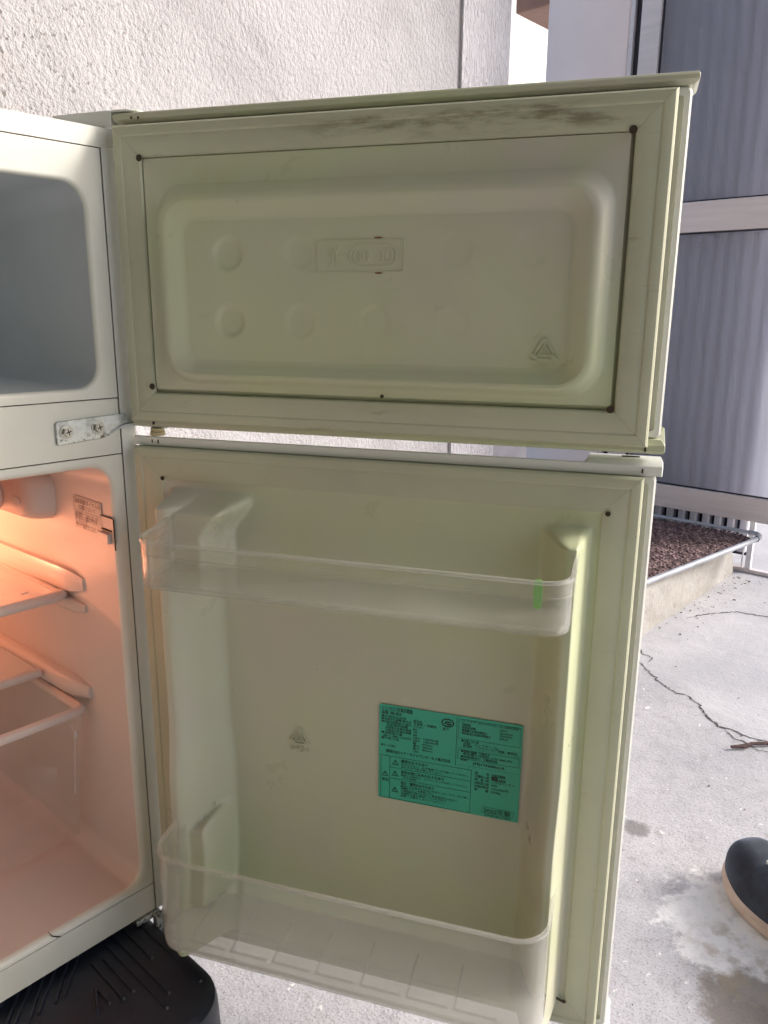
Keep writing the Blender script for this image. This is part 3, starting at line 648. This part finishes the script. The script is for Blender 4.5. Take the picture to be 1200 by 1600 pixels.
b = MB(); b.loft([[(.434+.007*math.cos(t), w_, -.030+.0022*math.sin(t)) for t in np.linspace(0, 2*PI, 16, endpoint=False)] for w_ in (.5152, .5163)], False, True); b.obj('cap_hole', M['hole'], rd, DM)
nubs(rd, ((.0155, .0167, .5075, .5105), (.0215, .0230, .5072, .5108), (.4425, .4438, .5070, .5115)))
cap(-.0205, -.0135, rd, False).obj('bottom_cap', M['shell'], rd, DM, smooth=30, bevel=.0006)
GR2 = (.0, .4450, -.0120, .5047); gasket(GR2, .0300, rd, -.0036)
holes(((.0297, .4768), (.4205, .4752), (.4155, .0155), (.0300, .0155)), rd, .0021)
b = MB(); b.tube([(.4135, .0165, .0012), (.409, .0185, .0014), (.405, .0180, .0012)], .0011, 6); b.obj('rust_streak', M['hole'], rd, DM)
# liner as a relief surface
us = np.unique(np.concatenate([np.linspace(.0270, .0335, 6), np.linspace(.0335, .060, 34), np.linspace(.060, .120, 36), np.linspace(.120, .350, 60), np.linspace(.350, .396, 40), np.linspace(.396, .4155, 34), np.linspace(.4155, .4185, 4)]))
zs = np.unique(np.concatenate([np.linspace(.0145, .4785, 170), np.linspace(.435, .478, 40), np.linspace(.17, .27, 50)])); zs = zs[zs < .4786]
UU, ZZ = np.meshgrid(us, zs, indexing='ij')
low = sstep(.262, .190, ZZ)                                            # ridges stand further out in the lower half
hR = .040 + .011*low; hL = .040 + .010*low
topR = sstep(.4640, .4540, ZZ); topL = sstep(.4700, .4570, ZZ)
ur_in0 = .369 - .003*low; ur_c0, ur_c1 = .3955 - .001*low, .4005 - .0015*low; ur_out = .4105 + .0005*low
ridR = sstep(ur_in0, ur_c0, UU)*sstep(ur_out, ur_c1, UU)*hR*topR
ul_out = .0345; ul_c0, ul_c1 = .0445 + .003*low, .0500 + .003*low; ul_in = .088 + .004*low
ridL = sstep(ul_out, ul_c0, UU)*sstep(ul_in, ul_c1, UU)*hL*topL
# mounting blocks that carry the shelf ends
blk = sstep(.470, .452, ZZ)*sstep(.395, .402, ZZ)*sstep(.100, .082, UU - .020*sstep(.43, .465, ZZ))*sstep(.0345, .047, UU)*.036
blk2 = sstep(.158, .142, ZZ - .35*(UU-.06))*sstep(.060, .068, ZZ)*sstep(.090, .076, UU)*sstep(.0345, .047, UU)*.044
WW = -.0030 + np.maximum.reduce([ridR, ridL, blk, blk2])
WW += .013*sstep(.115, .03, ZZ)*sstep(.0345, .06, UU)*sstep(.4105, .385, UU)  # the floor of the liner leans out at the bottom
WW += .0004*np.array([[noise.noise(Vector((u*11, z*11, 8))) for z in zs] for u in us])
edge_ = np.maximum.reduce([sstep(.0330, .0300, UU), sstep(.4142, .4164, UU), sstep(.4730, .4752, ZZ), sstep(.0195, .0170, ZZ)]); WW += .0008*edge_*(WW < -.002)
nu, nz = UU.shape
b = MB(); b.add(list(zip(UU.ravel().tolist(), ZZ.ravel().tolist(), WW.ravel().tolist())), [(i*nz+j, (i+1)*nz+j, (i+1)*nz+j+1, i*nz+j+1) for i in range(nu-1) for j in range(nz-1)])
b.obj('inner_liner', M['liner'], rd, DM, smooth=70)
b = MB(); recycle(b, .1585, .236, .0125, -.0028, '>PS<', '6'); b.obj('recycling_mark', M['liner'], rd, DM, smooth=25)
# clear shelves
def bin_(z0, z1, u0, u1, wb, wf, r, raise_, floor_dz, ribs):
    path = [(u0, wb)]
    for k in range(9): a = PI + PI/2*k/8 ; path.append((u0+r+r*math.cos(a), wf-r-r*math.sin(a)))
    for k in range(9): a = PI/2 - PI/2*k/8; path.append((u1-r+r*math.cos(a), wf-r+r*math.sin(a)))
    path.append((u1, wb)); n = len(path)
    nor = []
    for i in range(n):
        a, c = path[max(i-1, 0)], path[min(i+1, n-1)]; t = Vector((c[0]-a[0], c[1]-a[1])).normalized(); nor.append(Vector((-t.y, t.x)))   # outwards
    def zt(p): return z1 + raise_*float(sstep(wf-r*.6, wb, p[1]))
    def ring(i, t_in, t_out, za, zb):
        p, q = Vector(path[i]), nor[i]; a, c = p-q*t_in, p+q*t_out; return [(c.x, za, c.y), (c.x, zb, c.y), (a.x, zb, a.y), (a.x, za, a.y)]
    b = MB(); b.loft([ring(i, .0008, .0008, z0+.004, zt(path[i])-.003) for i in range(n)], True, True)
    b.loft([ring(i, .0011, .0019, zt(path[i])-.0024, zt(path[i])) for i in range(n)], True, True, mi=1)                 # rim
    b.loft([ring(i, .0030, .0002, z0, z0+.0045) for i in range(n)], True, True)
    fl = [(p[0], p[1]) for p in path]; b.add([(u, z0+floor_dz, w_) for u, w_ in fl] + [(u, z0+floor_dz+.002, w_) for u, w_ in fl], [tuple(range(n)), tuple(range(2*n-1, n-1, -1))])
    if ribs:
        for k in range(7):
            ua = u0+.03+(u1-u0-.06)*k/7; ub = u0+.03+(u1-u0-.06)*(k+.86)/7
            b.tube([(ua, z0+floor_dz+.0024, wf-.012), (ub, z0+floor_dz+.0024, wf-.012)], .0012, 5); b.tube([(ua, z0+floor_dz+.0024, wf-.012), (ua-.002, z0+floor_dz+.0024, wb+.02)], .0010, 5)
    else:
        b.loft([ring(i, -.0010, .0016, zt(path[i])-.0125, zt(path[i])-.0118) for i in range(n)], True, True)
    return b
MB.obj(bin_(.4060, .4465, .0565, .4010, .022, .092, .020, .006, .0005, False), 'door_shelf', [M['clear'], M['rim']], rd, DM, smooth=45)
MB.obj(bin_(.0625, .1580, .0540, .4015, .018, .098, .026, .004, .0005, True), 'door_shelf', [M['clear'], M['rim']], rd, DM, smooth=45)
# end brackets of the shelves
for (u, z0, z1, wb, wf) in ((.0575, .110, .168, .016, .060), (.0575, .420, .452, .020, .060)):
    b = MB(); q = [(wb, z0), (wf, z0), (wf, z0+(z1-z0)*.45), (wb+.014, z1), (wb, z1)]
    b.loft([[(u+.012*k_, z, w_-.0) for w_, z in q] for k_ in (0, .18)], True, True)
    b.loft([[(u+.020, z, w_) for w_, z in [(wb, z0), (wb+.003, z0), (wb+.003, z1-.004), (wb, z1-.004)]], [(u+.002, z, w_) for w_, z in [(wb, z0), (wb+.003, z0), (wb+.003, z1-.004), (wb, z1-.004)]]], True, True)
    b.obj('shelf_bracket', M['clear'], rd, DM, smooth=0, bevel=.0012)
b = MB(); b.loft([loop_w((.3745, .3805, .4180, .4405), .003, .0700), loop_w((.3745, .3805, .4180, .4405), .003, .0712)], True, True); b.obj('shelf_clip', M['greenclip'], rd, DM)
# rating label
# (x, baseline y, size, text, widest x)
it = [(.0022, -.0052, .0046, 'ノンフロン冷凍冷蔵庫', .031), (.0022, -.0090, .0042, '品番  BR-85A', .021)]
for k, t_ in enumerate(['●冷凍室の記号', '●冷凍室の種類 直冷式', '●定格内容積(JIS C 9801)', '     全定格内容積', '     冷凍室の定格内容積', '     冷蔵室の定格内容積', '●消費電力量', '  (JIS C 9801-3:2015)', '●外形寸法']): it.append((.0022, -.0122-.00272*k, .0027, t_, .0300))
for k, (t_, x1) in enumerate([('直冷式', .040), ('冷凍室・冷蔵室', .0530), ('アスター', .042), ('85L', .036), ('25L', .036), ('60L', .036), ('50Hz   193kWh/年', .0555), ('60Hz   190kWh/年', .0555), ('幅      470mm', .050), ('奥行   495mm', .050), ('高さ   855mm', .050), ('1.9m', .037)]): it.append((.0318, -.0128-.00272*k, .0027, t_, x1))
it += [(.0022, -.0412, .0027, '●コードの長さ', .016), (.0066, -.0470, .0036, '[製造元]ハイアールジャパンセールス株式会社', .0665), (.0587, -.0158, .0034, 'JET', .0668)]
it += [(.0032, -.0765, .0034, '警告', .0100), (.0212, -.0552, .0038, '感電のおそれあり', .046), (.0212, -.0662, .0038, '幼児の閉じ込めのおそれあり', .061), (.0212, -.0772, .0038, '発火・爆発のおそれあり', .052)]
for y_, t_, x1 in ((-.0579, '水をかけない、必ず電源プラグを抜いてください。', .083), (-.0603, 'ぬれた手で抜き差しをしない。', .070), (-.0689, '廃棄する場合は、ドアパッキングを外してください。', .083), (-.0714, '（けがの原因）', .036), (-.0799, '庫内に引火性のものは入れない（エーテル・ガス等）', .083), (-.0823, '可燃性スプレーを使用しない。', .052), (-.0848, '冷却回路を傷つけない、電気製品を入れない。', .075), (-.0873, '可燃性冷媒を使用していますので', .083), (-.0898, '修理・分解をしないでください。', .080)): it.append((.0212, y_, .0023, t_, x1))
it += [(.0795, -.0052, .0030, 'ハイアールジャパンセールス株式会社', .1245)]
for k, (a, x1, c) in enumerate((('定格電圧', .084, '100V'), ('定格周波数', .088, '50/60Hz'), ('電動機の定格消費電力', .098, '70/70W'), ('電熱装置の定格消費電力', .101, '4/4W'))): it.append((.0755, -.0084-.0028*k, .0027, a, x1)); it.append((.1085, -.0084-.0028*k, .0027, c, .120))
for y_, t_, x1 in ((-.0240, '●冷媒と封入量', .091), (-.0265, '  冷媒：イソブタン 19g', .108), (-.0290, '  発泡剤：シクロペンタン 質量：断熱材', .1245), (-.0343, '●電動圧縮機：公称出力', .101), (-.0368, '  東京都千代田区 0120-880-292', .1245), (-.0395, '●修理相談窓口：冷蔵庫相談', .108), (-.0425, '製造番号', .082)): it.append((.0755, y_, .0027, t_, x1))
it += [(.0865, -.0450, .0038, '(99)1TN68661A', .1145)]
for k, (a, c, x1) in enumerate((('品       名', '冷凍冷蔵庫', .1155), ('冷媒封入量', '', 0), ('発  泡  剤', 'シクロペンタン', .1240), ('消費電力量', '70W', .109), ('年間消費量', '193kWh/年', .119), ('質       量', '24.0kg', .112))): it.append((.0885, -.0532-.0033*k, .0029, a, .1015)); it.append((.1035, -.0532-.0033*k, .0029, c, x1))
it += [(.0980, -.0895, .0048, '2022年製', .1230), (.0990, -.0932, .0028, 'MADE IN CHINA', .1230), (.1100, -.0569, .0034, '600a', .1155)]
bx = outline(.0020, .0857, -.0938, -.0505, .0004) + [(.0105, .0109, -.0934, -.0509), (.0109, .0853, -.0619, -.0615), (.0109, .0853, -.0730, -.0726), (.0710, .0714, -.0485, -.0015)]
bx += outline(.0728, .1268, -.0212, -.0026, .0003) + outline(.0728, .1268, -.0408, -.0318, .0003) + [(.0728, .1268, -.0304, -.0302), (.0728, .1268, -.0472, -.0470)] + outline(.0964, .1245, -.0905, -.0845, .0003) + outline(.1035, .1160, -.0572, -.0532, .0003)
LW, LH = .1285, .0945
lm = DM @ Matrix.Translation((.2368, .2845, -.0021)) @ Matrix.Rotation(math.radians(-.2), 4, 'Z')
b = MB(); b.loft([[(a, c, 0) for a, c in rr(0, LW, -LH, 0, .0012, 3)], [(a, c, .0003) for a, c in rr(0, LW, -LH, 0, .0012, 3)]], True, True)
for (x, y, size, t_, x1) in it:
    if not t_: continue
    v, f = text_data(t_, size); k_ = min(1.25, (x1-x)/max(p[0] for p in v)); v = [(p[0]*k_, p[1], p[2]) for p in v]
    e_ = .00010 if size > .0035 else .00006
    for ex, ez in ((-e_, .00050), (e_, .00053)): b.add([(x+p[0]+ex, y+p[1], ez) for p in v], f, 1)
for (x0, x1, y0, y1) in bx: b.add([(x0, y0, .0005), (x1, y0, .0005), (x1, y1, .0005), (x0, y1, .0005)], [(0, 1, 2, 3)], 1)
def ringf(cx, cy, rx, ry, t, n=24): 
    vs = [(cx+(rx-d)*math.cos(a), cy+(ry-d)*math.sin(a), .0005) for d in (0, t) for a in np.linspace(0, 2*PI, n, endpoint=False)]
    b.add(vs, [(i, (i+1) % n, n+(i+1) % n, n+i) for i in range(n)], 1)
ringf(.0630, -.0085, .0058, .0042, .0012)
b.add([(.0595, -.0095, .0006), (.0615, -.0070, .0006), (.0660, -.0068, .0006), (.0645, -.0084, .0006), (.0625, -.0083, .0006), (.0612, -.0098, .0006)], [(0, 1, 2, 3, 4, 5)], 1)
b.add([(.0612, -.0100, .0006), (.0630, -.0090, .0006), (.0655, -.0088, .0006), (.0668, -.0078, .0006), (.0660, -.0102, .0006), (.0640, -.0108, .0006)], [(0, 1, 2, 3, 4, 5)], 1)
ringf(.0768, -.0042, .0014, .0014, .0003, 14)
def warn(cx, cy, s):
    o_ = [Vector((cx, cy+s)), Vector((cx-s, cy-s*.7)), Vector((cx+s, cy-s*.7))]; c0 = (o_[0]+o_[1]+o_[2])/3
    b.add([(p.x, p.y, .0005) for p in o_] + [((c0+(p-c0)*.68).x, (c0+(p-c0)*.68).y, .0005) for p in o_], [(0, 1, 4, 3), (1, 2, 5, 4), (2, 0, 3, 5)], 1)
    b.add([(cx-s*.1, cy+s*.35, .0005), (cx+s*.1, cy+s*.35, .0005), (cx+s*.07, cy-s*.2, .0005), (cx-s*.07, cy-s*.2, .0005)], [(0, 1, 2, 3)], 1)
    b.add([(cx-s*.1, cy-s*.32, .0005), (cx+s*.1, cy-s*.32, .0005), (cx+s*.1, cy-s*.5, .0005), (cx-s*.1, cy-s*.5, .0005)], [(0, 1, 2, 3)], 1)
for (cx, cy) in ((.0158, -.0565), (.0158, -.0677), (.0158, -.0842), (.0063, -.0694)): warn(cx, cy, .0033)
b.add([(.1038, -.0535, .0005), (.1092, -.0535, .0005), (.1092, -.0569, .0005), (.1038, -.0569, .0005)], [(0, 1, 2, 3)], 1)
b.obj('rating_label', [M['sticker'], M['ink']], rd, lm, smooth=0)

# ------------------------------------------------------------------ platform under the refrigerator
pf = thing('step_platform', 'black plastic ramp platform with chevron ribs carrying the refrigerator', 'platform', (-.3, .1, G))
b = MB(); PR = (-.72, -.0105, -.146, .34); T = -.0085
def loop_z(rect, r, z, n=8): return [(a, c, z) for a, c in rr(*rect, r, n)]
b.loft([loop_z(inset(PR, -.006), .052, G+.001), loop_z(inset(PR, -.001), .048, T-.012), loop_z(inset(PR, .001), .046, T-.004), loop_z(inset(PR, .006), .042, T-.0005), loop_z(inset(PR, .010), .040, T), loop_z(inset(PR, .024), .03, T-.0006)], True, True)
b.obj('platform_body', M['black'], pf, smooth=40)
# chevron grooves: pairs of slanting ribs meeting along a centre line, running out to a border rib
rb = []
def rib(p, q, wd=.0034, h=.0020):
    p, q = Vector((*p, 0)), Vector((*q, 0)); t = (q-p).normalized(); n2 = Vector((-t.y, t.x, 0))*wd/2
    bb = MB(); bb.loft([[(*(p-n2)[:2], T-.0006), (*(q-n2)[:2], T-.0006), (*(q+n2)[:2], T-.0006), (*(p+n2)[:2], T-.0006)],
        [(*(p-n2*.6+t*.001)[:2], T+h), (*(q-n2*.6-t*.001)[:2], T+h), (*(q+n2*.6-t*.001)[:2], T+h), (*(p+n2*.6+t*.001)[:2], T+h)]], False, True)
    bb.obj('rib', M['black'], pf, smooth=0)
for x_, y0_, y1_ in ((-.024, .03, -.110), (-.040, .03, -.050), (-.052, .03, -.099), (-.063, .03, -.112), (-.074, -.014, -.072), (-.085, -.011, -.073), (-.0965, -.041, -.068)): rib((x_, y0_), (x_-.001, y1_))
for k in range(20):
    x_ = -.088 - .0122*k; L_ = .082 - .004*k if k < 8 else .05
    rib((x_+.008, .020), (x_-.036+.004*(k % 2), max(-.075+.009*k, -.03)))
rib((-.098, -.042), (-.110, -.068))
# ------------------------------------------------------------------ small things on the ground
def crack(pts, wd, name):
    vs = []; fs = []; P = []
    for i in range(len(pts)-1):
        a, c = Vector(pts[i]), Vector(pts[i+1]); m_ = max(2, int((c-a).length/.006))
        for k in range(m_): P.append(a.lerp(c, k/m_) + Vector((random.gauss(0, .0022), random.gauss(0, .0022))))
    P.append(Vector(pts[-1]))
    for i, p in enumerate(P):
        t = (P[min(i+1, len(P)-1)]-P[max(i-1, 0)]).normalized(); n2 = Vector((-t.y, t.x))
        e = min(1, 4*i/len(P), 4*(len(P)-1-i)/len(P)); h = wd*(.35+.65*e)*random.uniform(.4, 1.35)/2
        vs += [(p.x+n2.x*h, p.y+n2.y*h, G+.0012), (p.x-n2.x*h, p.y-n2.y*h, G+.0012)]
    fs = [(2*i, 2*i+1, 2*i+3, 2*i+2) for i in range(len(P)-1)]
    b = MB(); b.add(vs, fs); b.obj(name, M['crack'], kind='structure', smooth=0)
crack([(1.26, .075), (1.215, -.006), (1.163, -.061), (1.134, -.108), (1.134, -.142), (1.115, -.169), (1.075, -.202), (1.05, -.232), (1.055, -.252), (1.05, -.288), (1.056, -.32), (1.05, -.45)], .0032, 'ground_crack')
crack([(1.05, -.239), (1.027, -.273), (1.017, -.31), (1.03, -.40)], .0028, 'ground_crack')
crack([(1.32, .05), (1.27, .02), (1.262, -.01), (1.235, -.012)], .0026, 'ground_crack')
crack([(1.55, .03), (1.62, .005), (1.69, -.05), (1.71, -.125), (1.72, -.22)], .0035, 'ground_crack')
tw = thing('twig', 'thin broken brown twig lying on the concrete near the shoe', 'twig', (1.03, -.33, G))
b = MB(); b.tube([(.983, -.279, G+.006), (1.003, -.297, G+.0065), (1.021, -.303, G+.006), (1.05, -.333, G+.006), (1.09, -.378, G+.0055), (1.13, -.425, G+.005)], [.0028, .0042, .0032, .0035, .003, .0018], 8); b.obj('stem', M['bark'], tw)
b = MB(); b.tube([(1.060, -.345, G+.006), (1.080, -.352, G+.010), (1.10, -.356, G+.013)], [.0022, .0018, .001], 6); b.obj('side_shoot', M['bark'], tw)
db = MB()
for k in range(80):
    if k < 50: x_, y_ = random.uniform(1.42, 2.0), .062 - abs(random.gauss(0, .05))
    else: x_, y_ = random.uniform(.35, 2.3), random.uniform(-.62, .06)
    s = random.uniform(.0007, .0018)*(1.8 if k < 6 else 1); a = random.uniform(0, PI); c_, s_ = math.cos(a), math.sin(a); l = s*random.uniform(1, 3.2)
    q = [(-l, -s*.6), (l*.7, -s*.5), (l, s*.4), (-l*.6, s*.7)]
    db.add([(x_+u*c_-v*s_, y_+u*s_+v*c_, G+.001) for u, v in q] + [(x_+(u*c_-v*s_)*.7, y_+(u*s_+v*c_)*.7, G+.001+s*.9) for u, v in q], [(0, 1, 5, 4), (1, 2, 6, 5), (2, 3, 7, 6), (3, 0, 4, 7), (4, 5, 6, 7)])
db.obj('ground_litter', M['debris'], kind='stuff', smooth=0)
# ------------------------------------------------------------------ shoe
sA = Vector((.42, .907)).normalized(); tipP = Vector((.650, -.392))
SM = Matrix(((sA.x*1.08, -sA.y*1.12, 0, tipP.x), (sA.y*1.08, sA.x*1.12, 0, tipP.y), (0, 0, 1.15, G), (0, 0, 0, 1)))      # x = forward from the heel (toe at 0), y = left
shoe = thing('shoe', 'dark navy suede shoe with a tan crepe sole at the edge of the cement patch', 'shoe', (tipP.x, tipP.y, G))
def sole_half(t):                                                   # t = distance behind the toe, metres
    k = t/.285
    if k < .3: return .049*math.sqrt(max(0, 1-((.3-k)/.3)**2))**.9
    if k < .62: return .049 - .012*float(sstep(.3, .62, k))
    if k < .84: return .037
    return .037*math.sqrt(max(0, 1-((k-.84)/.16)**2))
ts = np.concatenate([np.linspace(0, .03, 10), np.linspace(.036, .25, 26), np.linspace(.255, .285, 9)])
def outl(d, z):
    L = [(-t, sole_half(t)) for t in ts]; Rr = [(-t, -sole_half(t)) for t in ts[::-1][1:-1]]
    out = []
    for x, y in L+Rr:
        f = Vector((x+.14, y)); n2 = f.normalized(); out.append((x - d*n2.x, y - d*(1 if y > 0 else -1 if y < 0 else 0)*.95, z + .010*float(sstep(-.06, 0, x))))
    return out
b = MB(); b.loft([outl(.004, .000), outl(.0, .003), outl(-.001, .008), outl(.0005, .011), outl(-.0006, .014), outl(.0015, .0180), outl(.01, .0182)], True, False)
b.obj('sole', M['sole'], shoe, SM, smooth=45)
# upper: cross-sections along the foot
secs = []; nseg = 22
for t in np.concatenate([np.linspace(.004, .05, 12), np.linspace(.06, .278, 24)]):
    hw = max(.004, sole_half(t)-.0018)
    h = .040*min(1, math.sqrt(max(0, 1-(1-min(1, t/.045))**2))) + .004
    h += .040*float(sstep(.05, .16, t)) ; h += .012*float(sstep(.2, .28, t))
    row = []
    for k in range(nseg+1):
        a = PI*k/nseg; e = .72
        yy_ = hw*math.copysign(abs(math.cos(a))**e, math.cos(a))*(1-.30*math.sin(a)**2*float(sstep(.08, .2, t))); z_ = .0165 + .010*float(sstep(.06, 0, t)) + (h)*abs(math.sin(a))**.8
        row.append((-t, yy_, z_ + .0009*noise.noise(Vector((t*60, yy_*60, 2)))))
    secs.append(row)
cut = [r for r in secs]
b = MB(); b.loft(cut, True, True, closed=False)
b.obj('upper', M['suede'], shoe, SM, smooth=60)
for t in (.066, .080, .094, .108):
    for sgn in (1, -1):
        hz = .020 + (.044 + .040*float(sstep(.05, .16, t)))*.985
        b = MB(); b.loft([[(-t+r_*math.cos(a), sgn*.0165+r_*math.sin(a), hz-.002+h_-.3*abs(r_*math.sin(a))*0) for a in np.linspace(0, 2*PI, 14, endpoint=False)] for r_, h_ in ((.0036, 0), (.0034, .0022), (.0020, .0022), (.0018, .0008))], False, False); b.obj('eyelet', M['lace'], shoe, SM)
b = MB()
for t in (.098, .110, .122):
    hz = .021 + (.044 + .040*float(sstep(.05, .16, t)))
    b.tube([(-t+.006, .0135, hz-.001), (-t, .004, hz+.002), (-t-.001, -.004, hz+.002), (-t-.006, -.0135, hz-.001)], .002, 7)
b.obj('lace', M['black'], shoe, SM)
